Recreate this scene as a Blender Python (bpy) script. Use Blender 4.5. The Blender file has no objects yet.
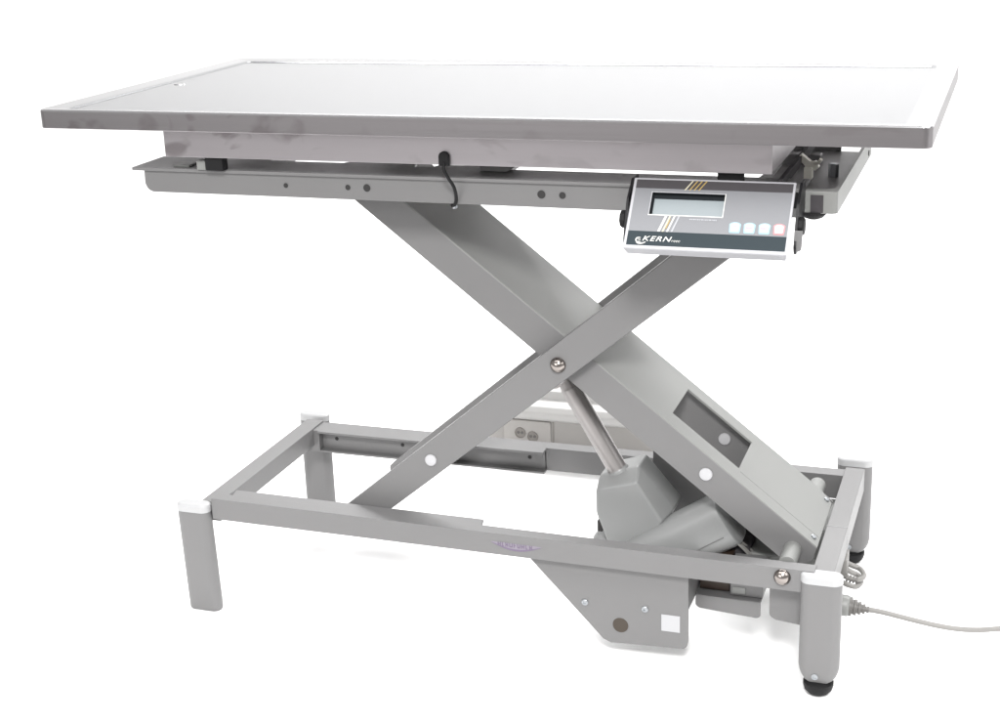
import bpy, bmesh, math, random
from mathutils import Vector, Matrix
random.seed(7)
sc = bpy.context.scene
COL = sc.collection

# ------------------------------------------------------------------ materials
def new_mat(name):
    m = bpy.data.materials.new(name); m.use_nodes = True
    nt = m.node_tree; b = nt.nodes['Principled BSDF']
    return m, nt, b

def paint(name, col, rough=.45, var=.05, bump=.02, scale=60, coat=0.0, spec=.5, metal=0.0):
    m, nt, b = new_mat(name)
    tc = nt.nodes.new('ShaderNodeTexCoord')
    n1 = nt.nodes.new('ShaderNodeTexNoise'); n1.inputs['Scale'].default_value = 7; n1.inputs['Detail'].default_value = 6
    nt.links.new(tc.outputs['Object'], n1.inputs['Vector'])
    mix = nt.nodes.new('ShaderNodeMix'); mix.data_type = 'RGBA'
    lo = [max(0, c * (1 - var)) for c in col] + [1]; hi = [min(1, c * (1 + var)) for c in col] + [1]
    mix.inputs['A'].default_value = lo; mix.inputs['B'].default_value = hi
    nt.links.new(n1.outputs['Fac'], mix.inputs['Factor']); nt.links.new(mix.outputs['Result'], b.inputs['Base Color'])
    mr = nt.nodes.new('ShaderNodeMapRange'); mr.inputs['To Min'].default_value = rough - .06; mr.inputs['To Max'].default_value = rough + .06
    nt.links.new(n1.outputs['Fac'], mr.inputs['Value']); nt.links.new(mr.outputs['Result'], b.inputs['Roughness'])
    if bump:
        n2 = nt.nodes.new('ShaderNodeTexNoise'); n2.inputs['Scale'].default_value = scale * 14; n2.inputs['Detail'].default_value = 2
        nt.links.new(tc.outputs['Object'], n2.inputs['Vector'])
        bp = nt.nodes.new('ShaderNodeBump'); bp.inputs['Strength'].default_value = bump; bp.inputs['Distance'].default_value = .002
        nt.links.new(n2.outputs['Fac'], bp.inputs['Height']); nt.links.new(bp.outputs['Normal'], b.inputs['Normal'])
    b.inputs['Metallic'].default_value = metal
    b.inputs['Specular IOR Level'].default_value = spec
    b.inputs['Coat Weight'].default_value = coat
    return m

def brushed(name, col, rough, axis='X', strength=.25, refl_smudge=0.0, var=1.0, edge=1.0):
    """brushed stainless: streaks along an axis, smudged reflections painted into the colour"""
    m, nt, b = new_mat(name)
    b.inputs['Metallic'].default_value = 1
    b.inputs['Specular Tint'].default_value = (edge, edge, edge, 1)   # measured steels stay well under a mirror at grazing angles
    tc = nt.nodes.new('ShaderNodeTexCoord')
    mp = nt.nodes.new('ShaderNodeMapping')
    mp.inputs['Scale'].default_value = (1.2, 260, 260) if axis == 'X' else (260, 1.2, 260)
    nt.links.new(tc.outputs['Object'], mp.inputs['Vector'])
    n = nt.nodes.new('ShaderNodeTexNoise'); n.inputs['Scale'].default_value = 4; n.inputs['Detail'].default_value = 4
    nt.links.new(mp.outputs['Vector'], n.inputs['Vector'])
    mix = nt.nodes.new('ShaderNodeMix'); mix.data_type = 'RGBA'
    mix.inputs['A'].default_value = [c * (1-.10*var) for c in col] + [1]; mix.inputs['B'].default_value = [min(1, c * (1+.08*var)) for c in col] + [1]
    nt.links.new(n.outputs['Fac'], mix.inputs['Factor'])
    out = mix.outputs['Result']
    rin = None
    mr = nt.nodes.new('ShaderNodeMapRange'); mr.inputs['To Min'].default_value = rough - .05*var; mr.inputs['To Max'].default_value = rough + .09*var
    nt.links.new(n.outputs['Fac'], mr.inputs['Value']); rin = mr.outputs['Result']
    if refl_smudge > 0:
        n2 = nt.nodes.new('ShaderNodeTexNoise'); n2.inputs['Scale'].default_value = 11; n2.inputs['Detail'].default_value = 2.5; n2.inputs['Distortion'].default_value = .7
        mp2 = nt.nodes.new('ShaderNodeMapping'); mp2.inputs['Location'].default_value = (3.3, .7, 1.9); mp2.inputs['Scale'].default_value = (1.5, 2, 2.4)
        nt.links.new(tc.outputs['Object'], mp2.inputs['Vector']); nt.links.new(mp2.outputs['Vector'], n2.inputs['Vector'])
        ramp = nt.nodes.new('ShaderNodeValToRGB')
        ramp.color_ramp.elements[0].position = .56; ramp.color_ramp.elements[0].color = (0, 0, 0, 1)
        ramp.color_ramp.elements[1].position = .66; ramp.color_ramp.elements[1].color = (1, 1, 1, 1)
        nt.links.new(n2.outputs['Fac'], ramp.inputs['Fac'])
        # painted reflections grow stronger towards one end of the sheet
        sx = nt.nodes.new('ShaderNodeSeparateXYZ'); nt.links.new(tc.outputs['Object'], sx.inputs['Vector'])
        fall = nt.nodes.new('ShaderNodeMapRange'); fall.inputs['From Min'].default_value = -.12; fall.inputs['From Max'].default_value = -.3
        fall.inputs['To Min'].default_value = .3; fall.inputs['To Max'].default_value = 1
        nt.links.new(sx.outputs['X'], fall.inputs['Value'])
        mul = nt.nodes.new('ShaderNodeMath'); mul.operation = 'MULTIPLY'
        nt.links.new(ramp.outputs['Color'], mul.inputs[0]); nt.links.new(fall.outputs['Result'], mul.inputs[1])
        mul2 = nt.nodes.new('ShaderNodeMath'); mul2.operation = 'MULTIPLY'; mul2.inputs[1].default_value = refl_smudge
        nt.links.new(mul.outputs[0], mul2.inputs[0])
        m3 = nt.nodes.new('ShaderNodeMix'); m3.data_type = 'RGBA'
        nt.links.new(out, m3.inputs['A']); m3.inputs['B'].default_value = (.19, .168, .172, 1)
        nt.links.new(mul2.outputs[0], m3.inputs['Factor']); out = m3.outputs['Result']
    nt.links.new(out, b.inputs['Base Color']); nt.links.new(rin, b.inputs['Roughness'])
    bp = nt.nodes.new('ShaderNodeBump'); bp.inputs['Strength'].default_value = strength; bp.inputs['Distance'].default_value = .0004
    nt.links.new(n.outputs['Fac'], bp.inputs['Height']); nt.links.new(bp.outputs['Normal'], b.inputs['Normal'])
    return m

PA = (.1225, .1214, .1218)
M = {}
M['grey'] = paint('grey_powder_coat', PA, .45, .05, .05)
M['lightgrey'] = paint('pale_toplit_grey', (.164, .167, .161), .45, .05, .04)  # pale parts; on the arm plate its paler, greener tone paints in top light
M['plastic'] = paint('grey_plastic', (.203, .207, .206), .38, .04, .03)
M['white'] = paint('white_plastic', (.32, .322, .326), .35, .02, .0)
M['cap'] = paint('white_pivot_cap', (.36, .36, .37), .35, .02, .0)
M['sticker'] = paint('white_sticker', (.33, .33, .34), .5, .02, .0)
M['black'] = paint('black_rubber', (.006, .006, .0065), .65, .2, .05, spec=.22)
M['blackgloss'] = paint('black_plastic', (.007, .007, .008), .4, .1, .0, spec=.25)
M['darkhole'] = paint('dark_recess', (.012, .011, .011), .7, .1, .0)
M['brown'] = paint('dark_brown_box', (.03, .018, .012), .5, .25, .0)
M['brownplug'] = paint('brown_plug', (.034, .025, .017), .6, .2, .0)
M['cable'] = paint('pale_grey_cable', (.165, .16, .152), .5, .08, .0)
M['cabledark'] = paint('grey_cable_rib', (.10, .095, .09), .5, .08, .0)
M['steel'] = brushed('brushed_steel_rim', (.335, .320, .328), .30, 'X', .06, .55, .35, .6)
M['steelbox'] = brushed('brushed_steel_box', (.44, .418, .432), .34, 'X', .06, .6, .35, .7)
M['steellip'] = brushed('lit_steel_lip', (.48, .48, .487), .14, 'X', .02, .0, .2, .94)  # brighter copy of the top steel, the lip's shine put into the colour
M['steeltop'] = brushed('satin_steel_top', (.365, .371, .386), .14, 'X', .015, .0, .15, .835)
M['chrome'] = paint('polished_bolt', (.26, .235, .22), .20, .03, .0, metal=1)
M['zinc'] = paint('zinc_screw', (.32, .335, .35), .38, .05, .0, metal=1)
M['tube'] = paint('anodised_tube', (.30, .285, .28), .36, .05, .0, metal=.75)
M['silver'] = paint('silver_housing', (.30, .30, .315), .42, .03, .0, metal=.15)
M['facegrey'] = paint('satin_grey_foil', (.135, .138, .147), .42, .03, .0, spec=.4)
M['facedark'] = paint('charcoal_foil', (.019, .027, .032), .6, .05, .0, spec=.15)
M['facetop'] = paint('dark_grey_foil', (.042, .039, .042), .6, .05, .0, spec=.15)
M['lcd'] = paint('lcd_glass', (.17, .195, .205), .25, .02, .0, spec=.4)
M['lcddark'] = paint('lcd_bezel', (.009, .011, .013), .6, .05, .0, spec=.1)
M['print'] = paint('white_print', (.45, .45, .435), .4, .02, .0)
M['printdim'] = paint('pale_print', (.26, .265, .28), .4, .02, .0)
M['gold'] = paint('gold_print', (.27, .19, .06), .4, .05, .0)
M['goldpale'] = paint('cream_print', (.40, .37, .27), .4, .05, .0)
M['keyblue'] = paint('pale_blue_key', (.20, .31, .36), .4, .02, .0)
M['keypink'] = paint('pale_pink_key', (.38, .15, .16), .4, .02, .0)
M['keytext'] = paint('faint_key_print', (.36, .22, .27), .4, .02, .0)
M['purple'] = paint('purple_print', (.105, .080, .128), .45, .12, .0)
M['purplepale'] = paint('pale_purple_print', (.170, .152, .184), .45, .12, .0)
M['trunk'] = paint('cream_trunking', (.29, .278, .265), .4, .04, .0)
M['trunkwhite'] = paint('white_trunking', (.40, .395, .385), .4, .03, .0)
M['cream'] = paint('cream_connector', (.80, .785, .70), .4, .03, .0)
M['socketrim'] = paint('socket_well', (.20, .185, .17), .45, .04, .0)
M['socket'] = paint('socket_face', (.34, .325, .31), .4, .04, .0)
M['backdrop'] = paint('white_paper_sweep', (.93, .93, .93), .8, .01, .0, spec=.1)
M['studio'] = paint('grey_studio_floor', (.155, .148, .148), .6, .12, .0)

# ------------------------------------------------------------------ geometry
def bm_box(bm, x0, x1, y0, y1, z0, z1, bevel=0, seg=2):
    b2 = bmesh.new()
    vs = [b2.verts.new((x, y, z)) for x in (x0, x1) for y in (y0, y1) for z in (z0, z1)]
    for f in ((0,1,3,2),(4,6,7,5),(0,4,5,1),(2,3,7,6),(0,2,6,4),(1,5,7,3)): b2.faces.new([vs[i] for i in f])
    if bevel: bmesh.ops.bevel(b2, geom=list(b2.edges), offset=bevel, segments=seg, affect='EDGES', profile=.5)
    merge(bm, b2)

def merge(bm, b2, mat=None):
    bmesh.ops.recalc_face_normals(b2, faces=list(b2.faces))
    me = bpy.data.meshes.new('tmp'); b2.to_mesh(me); b2.free()
    if mat is not None: me.transform(mat)
    bm.from_mesh(me); bpy.data.meshes.remove(me)

def bm_prism(bm, poly, y0, y1, bevel=0, seg=2, plane='xz'):
    """poly in x,z pushed from y0 to y1 (or x,y pushed in z, or y,z pushed in x)"""
    b2 = bmesh.new()
    def P(a, b, t): return {'xz': (a, t, b), 'xy': (a, b, t), 'yz': (t, a, b)}[plane]
    A = [b2.verts.new(P(a, b, y0)) for a, b in poly]; B = [b2.verts.new(P(a, b, y1)) for a, b in poly]
    b2.faces.new(A); b2.faces.new(B[::-1]); n = len(poly)
    for i in range(n): b2.faces.new((A[i], B[i], B[(i+1) % n], A[(i+1) % n]))
    if bevel: bmesh.ops.bevel(b2, geom=list(b2.edges), offset=bevel, segments=seg, affect='EDGES', profile=.5)
    merge(bm, b2)

def frame(d):
    d = Vector(d).normalized(); up = Vector((0, 0, 1)) if abs(d.z) < .9 else Vector((0, 1, 0))
    a = d.cross(up).normalized(); b = a.cross(d).normalized(); return d, a, b

def bm_lathe(bm, origin, d, prof, n=32):
    """prof: (distance along d, radius)"""
    d, a, b = frame(d); o = Vector(origin); b2 = bmesh.new(); rings = []
    for t, r in prof:
        if r <= 1e-6: rings.append([b2.verts.new(o + d*t)])
        else: rings.append([b2.verts.new(o + d*t + (a*math.cos(2*math.pi*i/n) + b*math.sin(2*math.pi*i/n))*r) for i in range(n)])
    for R, S in zip(rings, rings[1:]):
        for i in range(n):
            j = (i+1) % n
            if len(R) == 1 and len(S) == 1: continue
            if len(R) == 1: b2.faces.new((R[0], S[i], S[j]))
            elif len(S) == 1: b2.faces.new((R[i], R[j], S[0]))
            else: b2.faces.new((R[i], R[j], S[j], S[i]))
    if len(rings[0]) > 1: b2.faces.new(rings[0][::-1])
    if len(rings[-1]) > 1: b2.faces.new(rings[-1])
    merge(bm, b2)

def bm_cyl(bm, p0, p1, r, n=32, bev=0):
    L = (Vector(p1) - Vector(p0)).length
    prof = [(0, r), (L, r)] if not bev else [(0, r-bev), (bev*.3, r-bev*.3), (bev, r), (L-bev, r), (L-bev*.3, r-bev*.3), (L, r-bev)]
    bm_lathe(bm, p0, Vector(p1) - Vector(p0), prof, n)

def spline(pts, k=10):
    P = [Vector(p) for p in pts]; P = [2*P[0]-P[1]] + P + [2*P[-1]-P[-2]]; out = []
    for i in range(1, len(P)-2):
        for s in range(k):
            t = s/k; a, b, c, d = P[i-1:i+3]
            out.append(.5*((2*b)+(c-a)*t+(2*a-5*b+4*c-d)*t*t+(3*b-a-3*c+d)*t**3))
    out.append(P[-2]); return out

def bm_tube(bm, pts, r, n=12, k=10):
    S = spline(pts, k) if k else [Vector(p) for p in pts]
    b2 = bmesh.new(); rings = []; a = None
    for i, p in enumerate(S):
        d = (S[min(i+1, len(S)-1)] - S[max(i-1, 0)]).normalized()
        if a is None: _, a, _ = frame(d)
        a = (a - d*a.dot(d)).normalized(); b = d.cross(a)
        rr = r(i/(len(S)-1)) if callable(r) else r
        rings.append([b2.verts.new(p + (a*math.cos(2*math.pi*j/n) + b*math.sin(2*math.pi*j/n))*rr) for j in range(n)])
    for R, T in zip(rings, rings[1:]):
        for j in range(n): b2.faces.new((R[j], R[(j+1) % n], T[(j+1) % n], T[j]))
    b2.faces.new(rings[0][::-1]); b2.faces.new(rings[-1]); merge(bm, b2)

WORLD = {}
def thing(name, label, cat, loc):
    o = bpy.data.objects.new(name, None); COL.objects.link(o); o.location = loc
    o.empty_display_size = .1
    o['label'] = label; o['category'] = cat; WORLD[o.name] = Vector(loc); return o

def part(name, bm, mat, parent=None, smooth=True, angle=35, label=None):
    """one mesh object with its origin in the middle of its own shape (shapes arrive in world metres)"""
    me = bpy.data.meshes.new(name); bm.to_mesh(me); bm.free()
    xs = [v.co for v in me.vertices]
    c = Vector([(min(v[i] for v in xs) + max(v[i] for v in xs))/2 for i in range(3)])
    me.transform(Matrix.Translation(-c))
    o = bpy.data.objects.new(name, me); COL.objects.link(o)
    mats = mat if isinstance(mat, (list, tuple)) else [mat]
    for m in mats: me.materials.append(m)
    if smooth:
        for p in me.polygons: p.use_smooth = True
        me.set_sharp_from_angle(angle=math.radians(angle))
    if smooth:
        wn = o.modifiers.new('weighted_normal', 'WEIGHTED_NORMAL'); wn.keep_sharp = True; wn.weight = 80
    o.location = c - (WORLD[parent.name] if parent else Vector((0, 0, 0)))
    if parent: o.parent = parent
    WORLD[o.name] = c
    if label: o['label'] = label
    return o

def B(): return bmesh.new()
def mk(name, fn, mat, parent, **kw):
    bm = B(); fn(bm); return part(name, bm, mat, parent, **kw)
def boxp(name, x0, x1, y0, y1, z0, z1, mat, parent, bevel=.0015, seg=2, **kw):
    return mk(name, lambda b: bm_box(b, x0, x1, y0, y1, z0, z1, bevel, seg), mat, parent, **kw)

def round_poly(poly, radii, n=6):
    """round the corners of a closed polygon"""
    out = []; N = len(poly)
    for i, (p, r) in enumerate(zip(poly, radii)):
        p = Vector(p); a = Vector(poly[i-1]); b = Vector(poly[(i+1) % N])
        if not r: out.append(tuple(p)); continue
        u = (a-p).normalized(); v = (b-p).normalized()
        ang = u.angle(v); t = min(r/math.tan(ang/2), (a-p).length*.49, (b-p).length*.49)
        p0 = p+u*t; p1 = p+v*t
        for k in range(n+1):
            s = k/n; out.append(tuple(p0*(1-s)**2 + p*2*s*(1-s) + p1*s*s))
    return out

# ------------------------------------------------------------------ camera (metres; x along the table, y away, z up)
cam = bpy.data.cameras.new('camera'); co = bpy.data.objects.new('camera', cam); COL.objects.link(co)
pitch, yaw, roll = .31797593, .34430697, -.03715241
cy_, sy_, cp_, sp_, cr_, sr_ = math.cos(yaw), math.sin(yaw), math.cos(pitch), math.sin(pitch), math.cos(roll), math.sin(roll)
fwd = Vector((-sy_*cp_, cy_*cp_, -sp_)); rt = Vector((cy_, sy_, 0)); up = rt.cross(fwd)
r_ = cr_*rt + sr_*up; u_ = -sr_*rt + cr_*up
co.matrix_world = Matrix(((r_.x, u_.x, -fwd.x, 1.40564), (r_.y, u_.y, -fwd.y, -1.89830), (r_.z, u_.z, -fwd.z, 1.18604), (0, 0, 0, 1)))
cam.sensor_width = 36; cam.lens = 36*1492.744/1000; cam.clip_start = .05; cam.clip_end = 100
sc.camera = co

# ------------------------------------------------------------------ setting
def sweep(bm):
    x0, x1 = -8, 8.5; F0 = .0050; prof = [(-1.05, F0), (3.4, F0)]
    for k in range(1, 17):
        t = k/16*math.pi/2; prof.append((3.4+.8*math.sin(t), F0+.8-.8*math.cos(t)))
    prof.append((4.2, 3.4))
    vs = [[bm.verts.new((x, y, z)) for y, z in prof] for x in (x0, x1)]
    for i in range(len(prof)-1): bm.faces.new((vs[0][i], vs[1][i], vs[1][i+1], vs[0][i+1]))
bd = mk('backdrop', sweep, M['backdrop'], None); bd['kind'] = 'structure'
def fl(bm):
    v = [bm.verts.new(p) for p in ((-9, -9, -.006), (10, -9, -.006), (10, 9, -.006), (-9, 9, -.006))]; bm.faces.new(v)
flo = mk('floor', fl, M['studio'], None); flo['kind'] = 'structure'

# ------------------------------------------------------------------ the examination table
T = thing('examination_table', 'grey scissor lift veterinary examination table with steel tray top and four oval legs', 'table', (.65, .317, 0))
L, W, H, RIM = 1.30, .6335, .8707, .028

def tray(bm):
    # outer wall, rolled lip and a sunk floor, as nested rings
    def ring(i, z, r, n=5):
        pts = []
        for (cx, cy, a0) in ((L-i-r, W-i-r, 0), (i+r, W-i-r, 90), (i+r, i+r, 180), (L-i-r, i+r, 270)):
            for k in range(n+1):
                a = math.radians(a0+90*k/n); pts.append((cx+r*math.cos(a), cy+r*math.sin(a), z))
        return [bm.verts.new(p) for p in pts]
    R = [ring(.020, H-RIM+.001, .004), ring(.0006, H-RIM, .0115), ring(0, H-RIM+.0006, .012), ring(0, H-.0022, .012), ring(.0008, H-.0006, .0115),
         ring(.0024, H, .011), ring(.004, H-.0003, .011), ring(.012, H-.0009, .010), ring(.022, H-.0018, .010), ring(.031, H-.0027, .010), ring(.034, H-.0040, .010), ring(.0365, H-.0045, .010)]
    for a, b in zip(R, R[1:]):
        n = len(a)
        for i in range(n): bm.faces.new((a[i], a[(i+1) % n], b[(i+1) % n], b[i]))
    bm.faces.new(R[-1]); bm.faces.new(R[0][::-1]); bmesh.ops.recalc_face_normals(bm, faces=list(bm.faces))
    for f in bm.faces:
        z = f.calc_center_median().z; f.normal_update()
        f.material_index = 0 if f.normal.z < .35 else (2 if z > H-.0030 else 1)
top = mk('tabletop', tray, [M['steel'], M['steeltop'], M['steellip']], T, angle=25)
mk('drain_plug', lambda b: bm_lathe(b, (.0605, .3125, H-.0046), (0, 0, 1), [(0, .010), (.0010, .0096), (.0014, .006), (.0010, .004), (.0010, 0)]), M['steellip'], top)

BX0, BX1, BY0, BY1, BZ0 = .1763, 1.0952, .06, .574, .7932
bx = boxp('scale_box', BX0, BX1, BY0, BY1, BZ0, H-RIM+.0005, M['steelbox'], T, bevel=.0008, seg=2)
def groove(b): bm_box(b, BX0+.004, BX1-.004, BY0+.004, BY0+.03, BZ0-.002, BZ0)
# black grommet of the scale cable
def grom(b):
    poly = [(.6238, .7925)] + [(.6315+.0077*math.cos(math.pi-k/8*math.pi), .8055+.0077*math.sin(math.pi-k/8*math.pi)) for k in range(9)] + [(.6392, .7925)]
    bm_prism(b, poly, BY0-.006, BY0+.004, .0012)
mk('cable_grommet', grom, M['black'], bx)
for x in (.40, .88): pass
for (x0, x1, y0) in ((.238, .268, .068), (1.019, 1.053, .076)):
    boxp('rubber_pad', x0, x1, y0, y0+.018, .7715, BZ0, M['black'], bx, bevel=.002)
for x0 in (.236, 1.017): boxp('rubber_pad', x0, x0+.04, .50, .54, .7715, BZ0, M['black'], bx, bevel=.002)

# upper frame
RY, RZ0, RZ1 = .085, .7310, .7660
def upr(b):
    poly = round_poly([(.1195, RZ1), (.1195, RZ0+.0015), (1.134, RZ0-.0005), (1.134, RZ1)], [0, .016, 0, 0], 8)
    bm_prism(b, poly, RY, RY+.004, .0008, 1)
    bm_box(b, .135, 1.134, RY+.004, RY+.038, RZ0+.001, RZ0+.004)
ur = mk('upper_rail', upr, M['grey'], T)
def flange(b):
    poly = [(.1015, .0795), (1.134, .0795), (1.134, .150), (.68, .150), (.675, .172), (.58, .172), (.575, .150), (.545, .150), (.54, .176), (.43, .176), (.425, .162), (.30, .162), (.295, .174), (.1015, .174)]
    bm_prism(b, poly, RZ1, RZ1+.005, .0012, 2, 'xy')
mk('rail_flange', flange, M['grey'], ur)
for x, z, r in ((.3635, .7498, .0038), (.4657, .7502, .0042), (.4965, .7505, .0058), (.7663, .7501, .0060), (.7974, .7497, .0050)):
    mk('bolt_hole', lambda b: bm_lathe(b, (x, RY-.0006, z), (0, 1, 0), [(0, r), (.0004, r*.9), (.003, r*.9)], 20), M['darkhole'], ur)
boxp('upper_back_rail', .1195, 1.134, .500, .504, RZ0, RZ1, M['grey'], T)
for x in (.205, .60): boxp('cross_member', x, x+.05, RY+.09, .50, RZ0+.006, RZ1-.004, M['grey'], T)
# little fixings seen in the gap under the scale box
boxp('mounting_tab', .168, .196, .092, .122, .7712, .7745, M['lightgrey'], ur, bevel=.0008)
boxp('mounting_tab', .2195, .2345, .075, .095, .7712, .7855, M['lightgrey'], ur, bevel=.001)
bar = mk('locking_bar', lambda b: bm_prism(b, [(.658, .7715), (.70, .7715), (.716, .781), (.700, .788), (.658, .788)], .13, .15, .0008), M['grey'], ur)

# right end: corner bracket, end rail and the plate between
def endr(b):
    poly = round_poly([(1.1345, .085), (1.1785, .085), (1.1785, .520), (1.1735, .520), (1.1735, .104), (1.1345, .100)], [0, .006, .002, .002, .014, .001], 6)
    bm_prism(b, poly, .7375, .7675, .0012, 2, 'xy')
er = mk('end_rail', endr, M['lightgrey'], T)
boxp('end_plate', 1.06, 1.1738, .0995, .50, .742, .746, M['grey'], er, bevel=.001)
boxp('slot_panel', 1.143, 1.160, .0838, .090, .7385, .7625, M['facetop'], er, bevel=.0006)
mk('rubber_foot', lambda b: bm_lathe(b, (1.146, .098, .7385), (0, 0, -1), [(0, .017), (.004, .017), (.0085, .013), (.011, .007), (.0115, 0)]), M['black'], er)
mk('hole_plug', lambda b: bm_lathe(b, (1.1787, .478, .7480), (1, 0, 0), [(-.001, .0045), (.0008, .0045), (.0008, 0)], 16), M['darkhole'], er)
mk('bolt', lambda b: bm_lathe(b, (1.1470, .295, .7455), (0, 0, 1), [(0, .0075), (.019, .0075), (.020, .006), (.020, 0)], 6), M['zinc'], er, angle=25)
def clip(b):
    bm_prism(b, [(1.098, .778), (1.104, .783), (1.118, .770), (1.124, .773), (1.130, .764), (1.124, .759), (1.112, .762)], .268, .280, .001)
    bm_tube(b, [(1.118, .272, .770), (1.128, .266, .771), (1.133, .262, .777)], .0028, 8, 5)
    bm_box(b, 1.108, 1.120, .266, .282, .746, .764, .001)
mk('cable_clip', clip, M['cream'], er)
mk('diagonal_brace', lambda b: bm_box(b, 1.0975, 1.1045, .092, .49, .7665, .7800, .001), M['facetop'], er)

# black signal cable from the grommet down behind the rail
mk('signal_cable', lambda b: bm_tube(b, [(.6318, .057, .800), (.6335, .050, .788), (.6372, .056, .775), (.6398, .067, .762), (.6400, .075, .749), (.6380, .080, .737), (.6325, .084, .728), (.622, .105, .7265), (.61, .13, .735)], .0025, 12, 10), M['black'], T)
mk('cable_end', lambda b: bm_lathe(b, (.637, .0815, .7285), (-.6, .5, -.25), [(0, .0028), (.006, .0028), (.007, .002), (.007, 0)], 14), M['zinc'], T)

# scissor arms ------------------------------------------------------------------
def arm_poly():
    t = lambda x: .206 + .8253*(x-.3973)
    bt = lambda x: .2024 + .8138*(x-.4706)
    return round_poly([(.3720, t(.3720)), (.379, .1655), (.400, .1600), (.4180, bt(.4180)), (1.118, bt(1.118)), (1.118, .762), (t(0) and .3973+(.762-.206)/.8253, .762)], [.006, .008, .008, .006, 0, 0, 0], 5)
AY0, AY1 = .155, .180
def oarm(y0, y1, dz):
    return lambda b: bm_prism(b, [(x, z+dz if z < .7 else z) for x, z in arm_poly()], y0, y1, .0022, 3)
fa = mk('scissor_arm', oarm(AY0, AY1, 0), M['grey'], T)
ba = mk('scissor_arm', oarm(.3745, .3995, -.004), M['grey'], T)
DOME = lambda r: [(0, r*1.05), (.0015, r*1.05), (.003, r), (.006, r*.86), (.0085, r*.58), (.0098, r*.25), (.010, 0)]
mk('pivot_bolt', lambda b: bm_lathe(b, (.7627, AY0, .4726), (0, -1, 0), DOME(.0118)), M['chrome'], fa)
CAPP = lambda r: [(0, r), (.0016, r), (.003, r*.9), (.0036, r*.6), (.0038, 0)]
mk('pivot_cap', lambda b: bm_lathe(b, (.5460, AY0, .2962), (0, -1, 0), CAPP(.0098)), M['cap'], fa)

mk('guide_roller', lambda b: bm_cyl(b, (.3930, .3995, .1755), (.3930, .4885, .1755), .0100, 24, .001), M['white'], ba)
mk('guide_roller', lambda b: bm_cyl(b, (.4000, .1060, .1830), (.4000, .1550, .1830), .0100, 24, .001), M['white'], fa)
# wide inner arm: channel with two flanges and a top plate with a window
IY0, IY1 = .184, .370
up_ = lambda x: .7054 - .7885*(x-.519)
lo_ = lambda x: .7065 - .7922*(x-.4377)
def flpoly():
    return round_poly([(.4545, up_(.4545)), (.392, .7427), (lo_ and .4377-(.7200-.7065)/.7922*1.0, .7172), (1.1050, lo_(1.1050)), (1.122, .1660), (1.150, .1830), (1.1560, up_(1.1560))], [0, 0, 0, .006, .006, .005, 0], 5)
wa = None
def iplate(b):
    # sloping sheet, 4 mm, with the window; built in (s along x, y)
    xs = [.4545, .9250, 1.0288, 1.1375, 1.1560]; ys = [IY0, .2225, .3360, IY1]
    b2 = bmesh.new()
    g = {(i, j): b2.verts.new((x, y, up_(x))) for i, x in enumerate(xs) for j, y in enumerate(ys)}
    g[(4, 3)].co = Vector((1.1560, .354, up_(1.1560)))
    for i in range(4):
        for j in range(3):
            if i == 1 and j == 1: continue
            b2.faces.new((g[(i, j)], g[(i+1, j)], g[(i+1, j+1)], g[(i, j+1)]))
    r = bmesh.ops.extrude_face_region(b2, geom=list(b2.faces))
    n = Vector((-.7885, 0, -1)).normalized()*.004
    bmesh.ops.translate(b2, verts=[v for v in r['geom'] if isinstance(v, bmesh.types.BMVert)], vec=n)
    edges = [e for e in b2.edges if len(e.link_faces) == 2 and e.calc_face_angle() > .5]
    bmesh.ops.bevel(b2, geom=edges, offset=.0007, segments=1, affect='EDGES')
    merge(b, b2)
wa = mk('lifting_arm', iplate, M['lightgrey'], T)
pf = mk('arm_flange', lambda b: bm_prism(b, [(x, z-.0012) for x, z in flpoly()], IY0-.0005, IY0+.0045, .0018, 3), M['grey'], wa)
pb = mk('arm_flange', lambda b: bm_prism(b, [(x, z-.0022) for x, z in flpoly()], IY1-.005, IY1-.0002, .0008, 2), M['grey'], wa)
mk('pivot_cap', lambda b: bm_lathe(b, (.9852, IY0-.0005, .3050), (0, -1, 0), CAPP(.0102)), M['cap'], wa)
mk('pivot_cap', lambda b: bm_lathe(b, (.9800, IY1-.010, .2955), (0, -1, 0), CAPP(.0102)), M['cap'], wa)
mk('gusset_plate', lambda b: bm_prism(b, round_poly([(.866, up_(.866)-.006), (1.100, up_(1.100)-.006), (1.100, up_(1.100)-.07), (1.02, .165), (.880, .150), (.860, .235), (.862, .31)], [0, 0, .01, .02, .02, .02, 0]), IY1-.010, IY1-.0065, .0006, 1), M['grey'], wa)
nrm = Vector((.7885, 0, 1)).normalized()
for x, y in ((1.1475, .3500), (1.1470, .2030)):
    mk('screw', lambda b: bm_lathe(b, Vector((x, y, up_(x))), nrm, [(0, .0045), (.002, .0045), (.0032, .003), (.0034, 0)], 20), M['zinc'], wa)
# fold bead along the front of the plate
def bead(b):
    b2 = bmesh.new(); pts = []
    for x in (1.032, 1.1545):
        pts.append([b2.verts.new(Vector((x, y, up_(x))) + nrm*h) for y, h in ((.2145, -.0003), (.2153, .0004), (.2161, -.0003))])
    for k in range(2): b2.faces.new((pts[0][k], pts[1][k], pts[1][k+1], pts[0][k+1]))
    merge(b, b2)
mk('fold_bead', bead, M['grey'], wa)
# pivot shaft between the arms and cylindrical bearings at the low end
mk('pivot_shaft', lambda b: bm_cyl(b, (.7627, .186, .4726), (.7627, .3745, .4726), .013, 24), M['tube'], T)
mk('bearing', lambda b: bm_cyl(b, (1.1190, .1275, .1965), (1.1190, IY0, .1965), .0135, 32, .002), M['lightgrey'], wa)
mk('bearing', lambda b: bm_cyl(b, (1.1230, IY1, .2005), (1.1230, .432, .2005), .0135, 32, .002), M['lightgrey'], wa)

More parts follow.
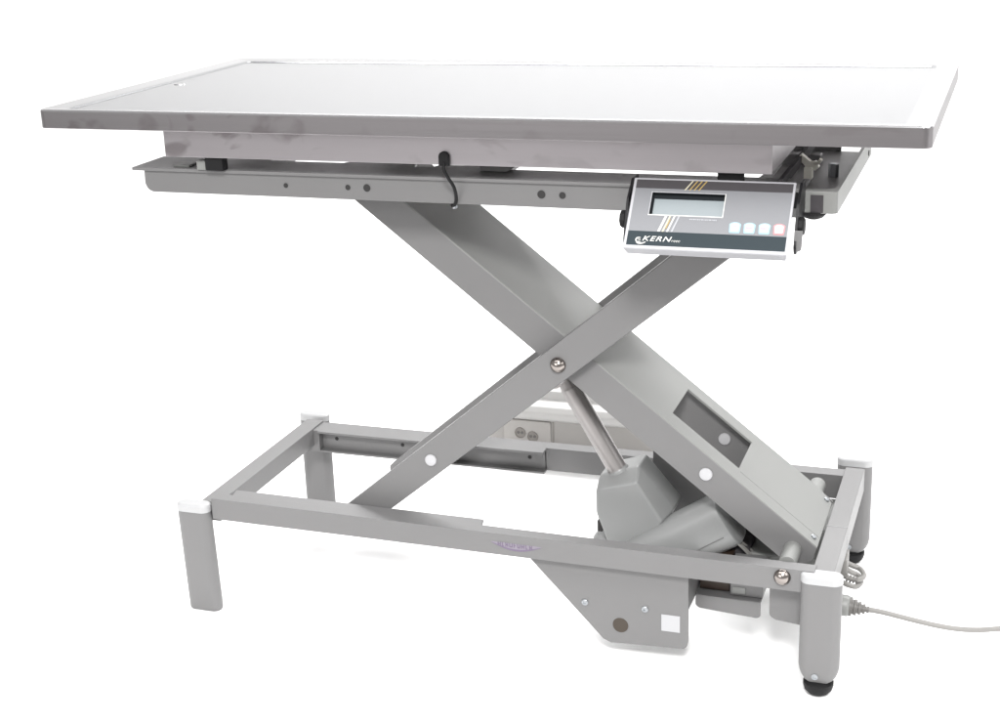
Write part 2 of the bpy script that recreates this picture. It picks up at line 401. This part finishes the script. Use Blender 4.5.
# base frame --------------------------------------------------------------------
ft = lambda x: .2112 - .0080*(x-.17)/.96
fb_ = lambda x: .1742 - .0068*(x-.17)/.96
FY = .1000
def frail(b):
    X0, X1 = .168, 1.163
    bm_prism(b, [(X0, fb_(X0)), (X1, fb_(X1)), (X1, ft(X1)), (X0, ft(X0))], FY, FY+.004, .0012, 2)
    bm_prism(b, [(X0, ft(X0)-.0045), (X1, ft(X1)-.0045), (X1, ft(X1)-.0002), (X0, ft(X0)-.0002)], FY+.003, FY+.025, .001, 2)
    bm_prism(b, [(X0, fb_(X0)+.0002), (X1, fb_(X1)+.0002), (X1, fb_(X1)+.004), (X0, fb_(X0)+.004)], FY+.003, FY+.045, .001, 1)
fr = mk('front_rail', frail, M['grey'], T)
def flip(b):
    b2 = bmesh.new()
    P = [(.196, FY+.022), (.6405, FY+.022), (.6350, FY+.047), (.190, FY+.047)]
    A = [b2.verts.new((x, y, ft(x)-.0006)) for x, y in P]; Bv = [b2.verts.new((x, y, ft(x)-.005)) for x, y in P]
    b2.faces.new(A); b2.faces.new(Bv[::-1])
    for i in range(4): b2.faces.new((A[i], Bv[i], Bv[(i+1) % 4], A[(i+1) % 4]))
    bmesh.ops.bevel(b2, geom=list(b2.edges), offset=.0012, segments=2, affect='EDGES')
    merge(b, b2)
mk('guide_lip', flip, M['grey'], fr)
mk('rail_bolt', lambda b: bm_lathe(b, (1.1165, FY, .1890), (0, -1, 0), DOME(.0120)), M['chrome'], fr)
# printed purple badge, worn: swoosh and a faint word
def swoosh(b):
    b2 = bmesh.new(); n = 22; up1 = []; lo1 = []
    for k in range(n+1):
        t = k/n; x = .6635+.0820*t; base = .1935-.0012*t
        d = .0125*math.sin(math.pi*(.04+.92*t))
        th = .0005+.0024*math.sin(math.pi*t)**.8
        up1.append(b2.verts.new((x, FY-.0004, base-d+th))); lo1.append(b2.verts.new((x, FY-.0004, base-d)))
    for k in range(n): b2.faces.new((up1[k], lo1[k], lo1[k+1], up1[k+1]))
    merge(b, b2)
bdg = mk('badge_print', swoosh, M['purple'], fr)
def swbg(b):
    b2 = bmesh.new(); n = 22; up1 = []; lo1 = []
    for k in range(n+1):
        t = k/n; x = .6635+.0820*t; base = .1935-.0012*t
        d = .0125*math.sin(math.pi*(.04+.92*t))
        up1.append(b2.verts.new((x, FY-.0002, base))); lo1.append(b2.verts.new((x, FY-.0002, base-d+.0005)))
    for k in range(n): b2.faces.new((up1[k], lo1[k], lo1[k+1], up1[k+1]))
    merge(b, b2)
mk('badge_field', swbg, M['purplepale'], bdg)
def word(b):
    # worn capitals, no longer legible
    x = .6745
    for k in range(9):
        w = (.0050, .0036, .0044, .0052, .0038, .0046, .0050, .0042, .0044)[k]
        z0 = .1872-.0002*k; h = .0064
        bm_box(b, x, x+.0010, FY-.0009, FY-.0003, z0, z0+h)
        if k % 3 != 1: bm_box(b, x+w-.0012, x+w-.0002, FY-.0009, FY-.0003, z0, z0+h)
        if k % 2 == 0: bm_box(b, x+.001, x+w-.0012, FY-.0009, FY-.0003, z0+h*.42, z0+h*.58)
        else: bm_box(b, x+.001, x+w-.0012, FY-.0009, FY-.0003, z0, z0+h*.16)
        x += w+.0020
mk('badge_lettering', word, M['purple'], bdg)

def brail_l(b):
    bm_box(b, .185, .632, .468, .520, .1915, .1960, .0012)
    bm_box(b, .160, .632, .4900, .4940, .1530, .1950, .0008)
    bm_box(b, .185, .632, .474, .517, .1520, .1560, .0010)
br = mk('back_rail', brail_l, M['grey'], T)
for x in (.215, .350, .600): mk('bolt_hole', lambda b: bm_lathe(b, (x, .4895, .176), (0, 1, 0), [(0, .0036), (.0015, .004), (.0015, 0)], 16), M['darkhole'], br)
boxp('rail_sleeve', .628, 1.1625, .490, .520, .1525, .1965, M['grey'], br, bevel=.0015)
boxp('rail_end', .150, .186, .474, .520, .1525, .1955, M['grey'], br, bevel=.0015)
boxp('side_rail', .1400, .1745, .1150, .5200, .1640, .1990, M['grey'], T, bevel=.0016)
sr1 = boxp('side_rail', 1.1585, 1.1905, .1040, .5200, .1590, .2005, M['grey'], T, bevel=.0016)
mk('weld_seam', lambda b: bm_box(b, 1.1583, 1.1907, .2705, .2718, .1588, .2009, 0), M['plastic'], sr1)

def leg_section(i=0, n=10):
    w, d = .0603/2-i, .0270/2-i; r = d; pts = []
    for k in range(n+1):
        a = math.radians(-90+180*k/n); pts.append((w-r+r*math.cos(a), r*math.sin(a)))
    for k in range(n+1):
        a = math.radians(90+180*k/n); pts.append((-w+r+r*math.cos(a), r*math.sin(a)))
    # superellipse-ish flattening of the ends
    return pts
def ringstack(b, cx, cy, levels, lean=0):
    b2 = bmesh.new(); R = []
    for z, i, sx in levels:
        R.append([b2.verts.new((cx+x*sx+lean*z/.2, cy+y, z)) for x, y in leg_section(i)])
    n = len(R[0])
    for A, C in zip(R, R[1:]):
        for k in range(n): b2.faces.new((A[k], A[(k+1) % n], C[(k+1) % n], C[k]))
    b2.faces.new(R[0][::-1]); b2.faces.new(R[-1]); merge(b, b2)
LEGS = ((.1385, .1011, .1880, False, -.0045), (1.1738, .1011, .1885, True, 0), (.1420, .5480, .1885, False, 0), (1.1700, .5620, .1905, True, 0))
for cx, cy, zc, taper, lean in LEGS:
    if taper:   # rounded lower end, adjustable rubber foot
        lv = [(.0270, .0035, .52), (.0275, .002, .60), (.0310, .0003, .73), (.0370, 0, .86), (.0440, 0, .95), (.0530, 0, 1), (zc, 0, 1)]
    else:
        lv = [(.0060, .002, .985), (.0080, .0004, 1), (.011, 0, 1), (zc, 0, 1)]
    lg = mk('leg', lambda b: ringstack(b, cx, cy, lv, lean), M['grey'], T)
    mk('end_cap', lambda b: ringstack(b, cx, cy, [(zc, -.0006, 1), (zc+.0075, -.0008, 1), (zc+.0105, -.0003, 1), (zc+.0124, .0016, 1), (zc+.0130, .004, 1)], lean), M['white'], lg)
    if taper:
        mk('rubber_foot', lambda b: bm_lathe(b, (cx, cy, .0285), (0, 0, -1), [(0, .016), (.003, .0225), (.008, .0225), (.0150, .0205), (.0200, .0160), (.0226, .0110), (.0233, .006), (.0234, 0)]), M['black'], lg)
        mk('foot_screw', lambda b: bm_lathe(b, (cx-.004, cy-.0135, .0385), (0, -1, 0), [(0, .0050), (.0012, .0048), (.0012, .003), (.0002, .0028), (.0002, 0)], 20), M['zinc'], lg)
    else:
        mk('rubber_foot', lambda b: ringstack(b, cx, cy, [(.0051, .0045, .96), (.0062, .004, .96)], lean), M['white'], lg)

# linear actuator ------------------------------------------------------------------
p_top = Vector((.7330, .275, .4155)); p_bot = Vector((.8225, .275, .2600))
dirt = (p_bot-p_top).normalized()
act = mk('actuator', lambda b: bm_lathe(b, p_top+dirt*.022, dirt, [(0, .0150), (.004, .0160), ((p_bot-p_top).length-.022, .0160)], 40), M['tube'], T)
def fork(b):
    bm_lathe(b, p_top-dirt*.02, dirt, [(0, .0125), (.018, .0135), (.040, .0150), (.0435, .0163), (.0455, .0163), (.046, .0150)], 32)
mk('fork_head', fork, M['tube'], act)
mk('cross_tube', lambda b: bm_cyl(b, (.745, .19, .432), (.745, .364, .432), .011, 24), M['tube'], act)
# gear housing: a six sided moulding, its long side along the tube
def gear(b):
    low = [(.893, .1560), (.840, .128), (.8140, .1500), (.7965, .1990)]
    pA = [(.7965, .2362), (.8030, .2395), (.8640, .2600), (.9050, .1945)] + low
    pM = [(.7925, .2480), (.7980, .2525), (.8590, .2735), (.9180, .2035)] + low
    b2 = bmesh.new()
    LY = [[b2.verts.new((x, y, z)) for x, z in P] for P, y in ((pA, .232), (pM, .268), (pM, .322))]
    n = len(pA); b2.faces.new(LY[0]); b2.faces.new(LY[2][::-1])
    for A, C in zip(LY, LY[1:]):
        for i in range(n): b2.faces.new((A[i], C[i], C[(i+1) % n], A[(i+1) % n]))
    bmesh.ops.bevel(b2, geom=list(b2.edges), offset=.0045, segments=4, affect='EDGES', profile=.5)
    merge(b, b2)
gh = mk('gear_housing', gear, M['plastic'], act, angle=50)
mk('tube_collar', lambda b: bm_lathe(b, p_bot-dirt*.002, dirt, [(0, .0168), (.003, .0180), (.012, .0190), (.03, .0195)], 32), M['plastic'], gh)
# motor can, square across the tube
m_ax = Vector((.84, 0, .54)).normalized(); m_up = Vector((-.54, 0, .84)).normalized()
def motor(b):
    # flat sided can with strongly rounded long edges and a domed end, square across the tube
    o = Vector((.846, .205, .104)); n = 40; b2 = bmesh.new(); R = []
    def sec(sc_):
        P = []
        for k in range(n):
            a = 2*math.pi*k/n; c, d = math.cos(a), math.sin(a)
            P.append((math.copysign(abs(c)**.62, c)*.043*sc_, math.copysign(abs(d)**.62, d)*.040*sc_))
        return P
    for t, q in ((0, .60), (.003, .80), (.008, .92), (.016, .985), (.026, 1), (.190, 1), (.197, .96), (.200, .85)):
        R.append([b2.verts.new(o + m_ax*t + m_up*u + Vector((0, .040+w_, 0))) for u, w_ in sec(q)])
    for A, C in zip(R, R[1:]):
        for k in range(n): b2.faces.new((A[k], A[(k+1) % n], C[(k+1) % n], C[k]))
    b2.faces.new(R[0][::-1]); b2.faces.new(R[-1]); merge(b, b2)
mo = mk('motor', motor, M['plastic'], act)
mk('mould_seam', lambda b: bm_box(b, 0, 0.0001, 0, .0001, 0, .0001) if False else bm_tube(b, [Vector((.846, .2046, .104))+m_ax*.03+m_up*(-.014), Vector((.846, .2046, .104))+m_ax*.185+m_up*(-.014)], .0007, 6, 1), M['grey'], mo)
def mflange(b):
    bm_lathe(b, (.8060, .262, .150), (-.25, 0, -1), [(0, .016), (.010, .020), (.014, .020), (.024, .012)], 24)
mk('lower_boss', mflange, M['plastic'], act)
boxp('plug_socket', .797, .806, .236, .262, .164, .184, M['darkhole'], act, bevel=.002)
def wires(b):
    for k in range(4):
        y = .222+.010*k; x = 1.004+.006*random.random()
        bm_tube(b, [(x-.02, y+.02, .150), (x+.004, y, .172), (x+.022, y-.002, .178-.003*k), (x+.045, y+.004, .150), (x+.05, y, .13)], .0020, 8, 6)
mk('motor_wires', wires, M['cable'], act)
boxp('wire_box', .965, 1.045, .235, .320, .128, .1660, M['facetop'], act, bevel=.003)

# under-frame plates and control box ----------------------------------------------
BP = .1180
def bplate(b):
    poly = round_poly([(.7110, .1720), (.8380, .0378), (.8500, .0330), (.9700, .0385), (.9730, .0520), (.9730, .1680), (.9730, .1700)], [0, .012, .006, .016, .006, 0, 0], 8)
    bm_prism(b, poly, BP, BP+.003, .0008, 2)
bp = mk('bracket_plate', bplate, M['grey'], T)
SCR = [(0, .0055), (.0015, .0052), (.0026, .0036), (.0026, .0022), (.0012, .002), (.0012, 0)]
for x, z in ((.8090, .0975), (.9052, .0985)): mk('screw', lambda b: bm_lathe(b, (x, BP, z), (0, -1, 0), SCR, 20), M['zinc'], bp)
mk('brown_plug', lambda b: bm_lathe(b, (.8659, BP, .0653), (0, -1, 0), [(0, .0125), (.0006, .0122), (.0006, 0)], 28), M['brownplug'], bp)
boxp('sticker', .9310, .9602, BP-.0008, BP+.001, .0655, .0935, M['sticker'], bp, bevel=.0003)
bs = boxp('bracket_side', .9700, .9728, BP+.002, .215, .1045, .168, M['grey'], bp, bevel=.0006)
def traypl(b):
    poly = round_poly([(.9735, .1085), (.9735, .0900), (.980, .0860), (1.0710, .0800), (1.0745, .0840), (1.0745, .1070)], [0, .005, .006, .008, .003, 0], 5)
    bm_prism(b, poly, .168, .171, .0006, 1)
    bm_box(b, .9735, 1.0745, .1690, .225, .1045, .1078, .0006, 1)
tp = mk('cable_tray', traypl, M['grey'], T)
boxp('fuse_block', .976, 1.0225, .190, .24, .109, .160, M['brown'], tp, bevel=.001)
boxp('latch_tab', 1.028, 1.050, .178, .190, .112, .124, M['lightgrey'], tp, bevel=.002)
boxp('tray_block', 1.025, 1.076, .180, .225, .1080, .160, M['grey'], tp, bevel=.002)
def rpl(b):
    poly = round_poly([(1.0925, .1680), (1.0925, .1020), (1.1030, .0965), (1.1560, .0905), (1.1560, .1680)], [0, .008, .008, 0, 0], 6)
    bm_prism(b, poly, .140, .143, .0006, 1)
mk('end_bracket', rpl, M['grey'], T)
cb = boxp('control_box', 1.020, 1.176, .240, .485, .122, .1560, M['lightgrey'], T, bevel=.004, seg=3)
def conn(b):
    bm_box(b, 1.176, 1.193, .262, .288, .118, .150, .003)
    bm_box(b, 1.176, 1.1905, .292, .315, .118, .146, .003)
mk('connector', conn, M['cable'], cb)
def loopc(b):
    for z, s, yy in ((.116, 1, .262), (.109, .8, .252)):
        bm_tube(b, [(1.178, yy+.01, z+.006), (1.196, yy, z+.004), (1.2105*s+(1-s)*1.2, yy+.005, z), (1.2165*s+(1-s)*1.2, yy+.03, z-.004), (1.2085*s+(1-s)*1.2, yy+.052, z-.004), (1.194, yy+.055, z), (1.178, yy+.06, z+.004)], .0042, 10, 8)
mk('cable_loop', loopc, M['cable'], cb)
def ribs(b):
    for k in range(4): bm_lathe(b, (1.192+.005*k, .262, .119-.0006*k), (1, .05, -.1), [(0, .007-.0006*k), (.003, .007-.0006*k)], 14)
mk('cable_boot', ribs, M['cabledark'], cb)
boxp('power_inlet', 1.150, 1.190, .170, .232, .086, .130, M['lightgrey'], cb, bevel=.003)

# ------------------------------------------------------------------ mains cord
PC = thing('power_cord', 'pale grey mains cord with ribbed plug trailing off from beside the right front leg', 'power cord', (1.19, .20, .103))
mk('plug', lambda b: bm_lathe(b, (1.190, .20, .1040), (1, 0, -.05), [(0, .0145), (.002, .0162), (.012, .0162), (.015, .0148), (.0165, .0125)], 28), M['lightgrey'], PC)
def boot(b):
    prof = []; n = 5; t = .0155
    for k in range(n):
        r = .0146-.0023*k
        prof += [(t, r), (t+.0032, r), (t+.0036, r-.0034), (t+.0058, r-.0036)]; t += .0070-.0004*k
    bm_lathe(b, (1.190, .20, .1040), (1, 0, -.07), prof, 24)
mk('strain_relief', boot, M['cabledark'], PC)
mk('cord', lambda b: bm_tube(b, [(1.2200, .200, .1018), (1.2505, .200, .1003), (1.2800, .2, .0960), (1.3096, .200, .0915), (1.3400, .2, .0880), (1.3676, .200, .0872), (1.395, .2, .0898), (1.4211, .200, .0955), (1.455, .205, .1000), (1.50, .22, .092), (1.56, .24, .055), (1.62, .26, .019), (1.70, .27, .0095), (1.95, .20, .0092), (2.3, .25, .0092)], .0041, 12, 10), M['cable'], PC)

# ------------------------------------------------------------------ scale display
TLp = Vector((.9107, .0500, .7861)); BLp = Vector((.9107, -.0198, .7048))
ux = Vector((1, 0, 0)); vx = (TLp-BLp).normalized(); nx = ux.cross(vx).normalized()   # nx points at the viewer side
if nx.y > 0: nx = -nx
FW, FH = .2185, .1074
FM = Matrix(((ux.x, vx.x, nx.x, BLp.x), (ux.y, vx.y, nx.y, BLp.y), (ux.z, vx.z, nx.z, BLp.z), (0, 0, 0, 1)))
D = thing('weighing_display', 'tilted silver weighing scale display with LCD window, gold stripes and four keys', 'scale display', (1.02, .03, .70))
def fpart(name, fn, mat, parent, **kw):
    bm = B(); fn(bm); bmesh.ops.transform(bm, matrix=FM, verts=list(bm.verts)); bmesh.ops.recalc_face_normals(bm, faces=list(bm.faces)); return part(name, bm, mat, parent, **kw)
LW0, LW1, LH0, LH1 = .0285, .1275, .0515, .0853    # LCD window in face coordinates
def house(b):
    # front face with the window, sides, rounded edges, shallower towards the top
    b2 = bmesh.new(); d = .030
    xs = [0, LW0, LW1, FW]; ys = [0, LH0, LH1, FH]
    g = {(i, j): b2.verts.new((x, y, 0)) for i, x in enumerate(xs) for j, y in enumerate(ys)}
    for i in range(3):
        for j in range(3):
            if i == 1 and j == 1: continue
            b2.faces.new((g[(i, j)], g[(i+1, j)], g[(i+1, j+1)], g[(i, j+1)]))
    r = bmesh.ops.extrude_edge_only(b2, edges=[e for e in b2.edges if e.is_boundary and not (0 < min(v.co.x for v in e.verts) and max(v.co.x for v in e.verts) < FW and 0 < min(v.co.y for v in e.verts) and max(v.co.y for v in e.verts) < FH)])
    nv = [v for v in r['geom'] if isinstance(v, bmesh.types.BMVert)]
    for v in nv:
        v.co.z = -.0175 if v.co.y < .01 else -.016
        v.co.x += .003*(1 if v.co.x < .1 else -1) if (v.co.x < .001 or v.co.x > FW-.001) else 0
    be = [e for e in b2.edges if e.is_boundary and all(v in nv for v in e.verts)]
    bmesh.ops.contextual_create(b2, geom=be)
    # window well
    inner = [g[(1, 1)], g[(2, 1)], g[(2, 2)], g[(1, 2)]]
    low = [b2.verts.new((v.co.x, v.co.y, -.0065)) for v in inner]
    for k in range(4): b2.faces.new((inner[k], inner[(k+1) % 4], low[(k+1) % 4], low[k]))
    b2.faces.new(low)
    oe = [e for e in b2.edges if len(e.link_faces) == 2 and e.calc_face_angle() > .6 and all((v.co.x < .004 or v.co.x > FW-.004 or v.co.y < .001 or v.co.y > FH-.001) for v in e.verts)]
    bmesh.ops.bevel(b2, geom=oe, offset=.0018, segments=3, affect='EDGES', profile=.5)
    merge(b, b2)
hs = fpart('housing', house, M['silver'], D)
def rect(b, x0, x1, y0, y1, z, t=.0003, sl=0, sr=0):
    bm_prism(b, [(x0, y0), (x1, y0), (x1+sr, y1), (x0+sl, y1)], z-t, z+t, 0, 1, 'xy')
ML, MR, MT, MB = .0045, .2150, .1040, .0052
def foil_mid(b):
    for x0, x1, y0, y1 in ((ML, LW0-.0012, .0262, .0908), (LW1+.0012, MR, .0262, .0908), (LW0-.0012, LW1+.0012, .0262, LH0-.0012), (LW0-.0012, LW1+.0012, LH1+.0012, .0908)): rect(b, x0, x1, y0, y1, .0001)
ff = fpart('front_foil', foil_mid, M['facegrey'], D)
fpart('top_band', lambda b: rect(b, ML, MR, .0908, MT, .0001), M['facetop'], ff)
fpart('bottom_band', lambda b: rect(b, ML, MR, MB, .0262, .0001), M['facedark'], ff)
# LCD: dark frame walls and the grey-green glass
def lframe(b):
    rect(b, LW0+.0002, LW1-.0002, LH1-.0068, LH1-.0002, -.0058, .0004)
    rect(b, LW0+.0002, LW0+.0030, LH0+.001, LH1-.0068, -.0058, .0004)
    bm_box(b, LW0+.0001, LW1-.0001, LH1-.0008, LH1-.0001, -.006, -.0004)
    bm_box(b, LW0+.0001, LW0+.0008, LH0+.0001, LH1-.0001, -.006, -.0004)
lf = fpart('screen_frame', lframe, M['lcddark'], D)
fpart('screen', lambda b: rect(b, LW0+.0005, LW1-.0005, LH0+.0005, LH1-.0005, -.0062, .0002), M['lcd'], D)
def lip(b):
    rect(b, LW0-.0012, LW1+.0012, LH0-.0013, LH0, .0004, .0004); rect(b, LW1, LW1+.0012, LH0, LH1, .0004, .0004)
fpart('window_edge', lip, M['print'], lf)
# gold and cream stripes above and below the window
for k, mt in enumerate(('goldpale', 'gold', 'gold', 'gold')):
    fpart('stripe', lambda b: rect(b, .0715+.0062*k, .0733+.0062*k, .0895, MT, .0006, .0003, .0093, .0093), M[mt], ff)
for k, mt in enumerate(('print', 'goldpale', 'print', 'printdim')):
    w = .0032 if k == 0 else .0022
    fpart('stripe', lambda b: rect(b, .0440+.0060*k, .0440+w+.0060*k, .0262, LH0-.0014, .0006, .0003, .0072, .0072), M[mt], ff)
fpart('stripe', lambda b: rect(b, .0542, .0556, .031, .0445, .0008, .0003, .0042, .0042), M['gold'], ff)
# four soft keys, domed top edge
def keyshape(cx, cy, w, h):
    n = 8; pts = [(cx-w*.44, cy-h/2), (cx+w*.44, cy-h/2), (cx+w/2, cy+h*.30)]
    for k in range(1, n): 
        t = k/n; pts.append((cx+w/2-w*t, cy+h*.30+h*.20*math.sin(math.pi*t)**.6))
    pts.append((cx-w/2, cy+h*.30)); return round_poly(pts, [.0018, .0018]+[0]*(len(pts)-2), 3)
for k, cx in enumerate((.1463, .1654, .1849, .2040)):
    ko = fpart('key', lambda b: bm_prism(b, keyshape(cx, .0366, .0158, .0162), .0002, .0009, .0002, 1, 'xy'), M['keypink'] if k == 3 else M['keyblue'], D)
    fpart('key_field', lambda b: bm_prism(b, keyshape(cx, .0368,   .0120, .0126), .0007, .0013, 0, 1, 'xy'), M['white'], ko)
    def mark(b):
        if k == 0:
            bm_tube(b, [(cx+.0022*math.cos(a), .0368+.0022*math.sin(a), .0014) for a in [i*math.pi/6 for i in range(11)]], .0003, 6, 2)
        else:
            for q in range(5): rect(b, cx-.0045+.0018*q, cx-.0045+.0018*q+.0013, .0357, .0377, .0014, .0002)
    fpart('key_print', mark, M['keytext'] if k < 3 else M['printdim'], ko)
# fine print under the window (too small to read): broken dashes
def fine(b):
    x = .0845
    for q in range(14):
        w = (.0020, .0014, .0024, .0012)[q % 4]; rect(b, x, x+w, .0452, .0470, .0006, .0002); x += w+.0009
fpart('fine_print', fine, M['printdim'], ff)
# maker's mark: swirl, italic word and a small suffix
def text_bm(s, size, shear=0, weight=0):
    cu = bpy.data.curves.new('t', 'FONT'); cu.body = s; cu.size = size; cu.shear = shear; cu.offset = weight; cu.extrude = .0002; cu.space_character = 1.14
    cu.resolution_u = 3
    o = bpy.data.objects.new('t', cu); COL.objects.link(o)
    dg = bpy.context.evaluated_depsgraph_get(); dg.update()
    me = bpy.data.meshes.new_from_object(o.evaluated_get(dg)); bpy.data.objects.remove(o); bpy.data.curves.remove(cu)
    return me
def kern(b):
    me = text_bm('KERN', .0105, .30, .00008)
    xs = [v.co.x for v in me.vertices]; w = max(xs)-min(xs); x0 = min(xs)
    ys = [v.co.y for v in me.vertices]; h = max(ys)-min(ys)
    me.transform(Matrix.Translation((.0258, .0117, .0006)) @ Matrix.Diagonal((.0395/w, .0072/h, 1, 1)) @ Matrix.Translation((-x0, -min(ys), 0)))
    b.from_mesh(me); bpy.data.meshes.remove(me)
def flat(bm):  # text triangles need no welding
    return bm
fpart('brand_lettering', kern, M['print'], ff, smooth=False)
def swirl(b):
    pts = []
    for k in range(16):
        a = math.radians(60+k*17); pts.append((.0212+.0042*math.cos(a), .0128+.0036*math.sin(a), .0007))
    bm_tube(b, pts, lambda t: .0004+.0006*math.sin(math.pi*t), 6, 2)
    bm_tube(b, [(.0180, .0086, .0007), (.0215, .0075, .0007), (.0265, .0080, .0007), (.0310, .0102, .0007)], lambda t: .0004+.0008*math.sin(math.pi*t), 6, 5)
    bm_tube(b, [(.0190, .0132, .0007), (.0212, .0146, .0007), (.0226, .0130, .0007), (.0205, .0108, .0007)], .0005, 6, 5)
fpart('brand_emblem', swirl, M['print'], ff)
def suffix(b):
    for q in range(4):
        x = .0665+.0030*q
        bm_tube(b, [(x+.0011*math.cos(a), .0127+.0012*math.sin(a), .0006) for a in [i*math.pi/3 for i in range(6 if q else 5)]], .00035, 6, 2)
fpart('brand_suffix', suffix, M['print'], ff)
# black swivel bracket with knobs
def brk(xa, xb):
    def f(b):
        poly = round_poly([(.0880, .783), (.060, .783), (.0300, .7600), (.0085, .7080), (.0140, .6960), (.0300, .7000), (.0880, .745)], [0, .008, .02, .010, .008, .02, 0], 6)
        bm_prism(b, poly, xa, xb, .0008, 2, 'yz')
    return f
mk('swivel_bracket', brk(.9045, .9075), M['blackgloss'], D)
kb = mk('swivel_bracket', brk(1.1325, 1.1360), M['blackgloss'], D)
mk('bracket_tab', lambda b: bm_prism(b, round_poly([(1.1330, .730), (1.1318, .7020), (1.1425, .7020), (1.1440, .730)], [0, .006, .006, 0], 6), .0120, .0140, .0004, 1), M['grey'], kb)
mk('bracket_bridge', lambda b: bm_box(b, .9045, 1.1360, .0815, .0845, .7440, .7640, .0006), M['blackgloss'], D)
for x, s in ((.9050, -1), (1.1355, 1)):
    def knob(b):
        b2 = bmesh.new(); n = 40; R = []
        for t, r in ((0, .0100), (.0015, .0118), (.0065, .0118), (.0085, .0100), (.0088, .005)):
            R.append([b2.verts.new((x+s*t, .030+(r*(1+.05*math.cos(8*2*math.pi*i/n)))*math.cos(2*math.pi*i/n), .7325+(r*(1+.05*math.cos(8*2*math.pi*i/n)))*math.sin(2*math.pi*i/n))) for i in range(n)])
        for A, C in zip(R, R[1:]):
            for i in range(n): b2.faces.new((A[i], A[(i+1) % n], C[(i+1) % n], C[i]))
        b2.faces.new(R[0]); b2.faces.new(R[-1]); merge(b, b2)
    mk('knob', knob, M['black'], D)

# ------------------------------------------------------------------ socket trunking on the wall behind
S = thing('socket_trunking', 'short cream floor trunking with twin socket behind the scissor arms', 'socket trunking', (.555, .90, 0))
WY = .906
mk('trunking_body', lambda b: bm_box(b, .376, .765, WY-.022, WY+.050, .0055, .0960, .002), M['trunk'], S)
def cover(b):
    poly = round_poly([(WY+.052, .0965), (WY-.030, .0965), (WY-.044, .1040), (WY-.044, .1180), (WY-.034, .1290), (WY-.004, .1350), (WY+.001, .152), (WY+.052, .156)], [0, .006, .010, .008, .008, .006, .004, .006], 6)
    bm_prism(b, poly, .393, .767, .001, 1, 'yz')
mk('trunking_cover', cover, M['trunkwhite'], S)
sk = boxp('socket_plate', .412, .516, WY-.026, WY-.020, .0280, .0930, M['socket'], S, bevel=.0025, seg=3)
mk('joint_strip', lambda b: bm_box(b, .5195, .5220, WY-.0228, WY-.0215, .004, .0955), M['socketrim'], S)
for cx, cz in ((.4490, .0640), (.4765, .0575)):
    so = mk('socket', lambda b: bm_lathe(b, (cx, WY-.0255, cz), (0, -1, 0), [(0, .0122), (.0024, .0116), (.0024, .0106), (.0009, .0100), (.0009, 0)], 24), M['socketrim'], sk)
    def holes(b):
        for dx in (-.0042, .0042): bm_lathe(b, (cx+dx, WY-.0262, cz+.0008), (0, -1, 0), [(0, .0032), (.0008, .0032), (.0008, 0)], 12)
    mk('contact_hole', holes, M['cabledark'], so)

# ------------------------------------------------------------------ light: studio softboxes, two added fills, grey room
w = bpy.data.worlds.new('World'); sc.world = w; w.use_nodes = True
bg = w.node_tree.nodes['Background']; bg.inputs['Color'].default_value = (1, .99, .985, 1); bg.inputs['Strength'].default_value = .63
def area(name, loc, target, sx, sy, power, col=(1, 1, 1)):
    l = bpy.data.lights.new(name, 'AREA'); l.shape = 'RECTANGLE'; l.size = sx; l.size_y = sy; l.energy = power; l.color = col
    o = bpy.data.objects.new(name, l); COL.objects.link(o); o.location = loc
    o.rotation_euler = (Vector(target)-Vector(loc)).to_track_quat('-Z', 'Y').to_euler(); return o
area('key_softbox', (1.75, -3.1, 3.05), (.65, .2, .5), .7, .7, 190, (1, .99, .98))
area('front_fill', (-.8, -3.4, 1.75), (.6, .3, .4), 2.4, 1.2, 48, (1, .995, .99))  # added fill lamp, lifts the shaded front faces
area('side_softbox', (3.4, -.6, 2.2), (.65, .3, .4), 1.6, 1.6, 28, (1, 1, 1))
area('top_softbox', (.65, -.6, 3.2), (.65, .25, .3), 4.0, 1.8, 110, (1, 1, 1))
area('background_fill', (.9, 2.2, 2.5), (.75, .45, .1), 4.0, .8, 150, (1, 1, 1))  # added lamp, burns the backdrop to white and lifts the rail tops
sc.view_settings.view_transform = 'Standard'; sc.view_settings.look = 'None'
sc.view_settings.exposure = .12; sc.view_settings.gamma = 1
sc.render.film_transparent = False
sc.cycles.max_bounces = 8
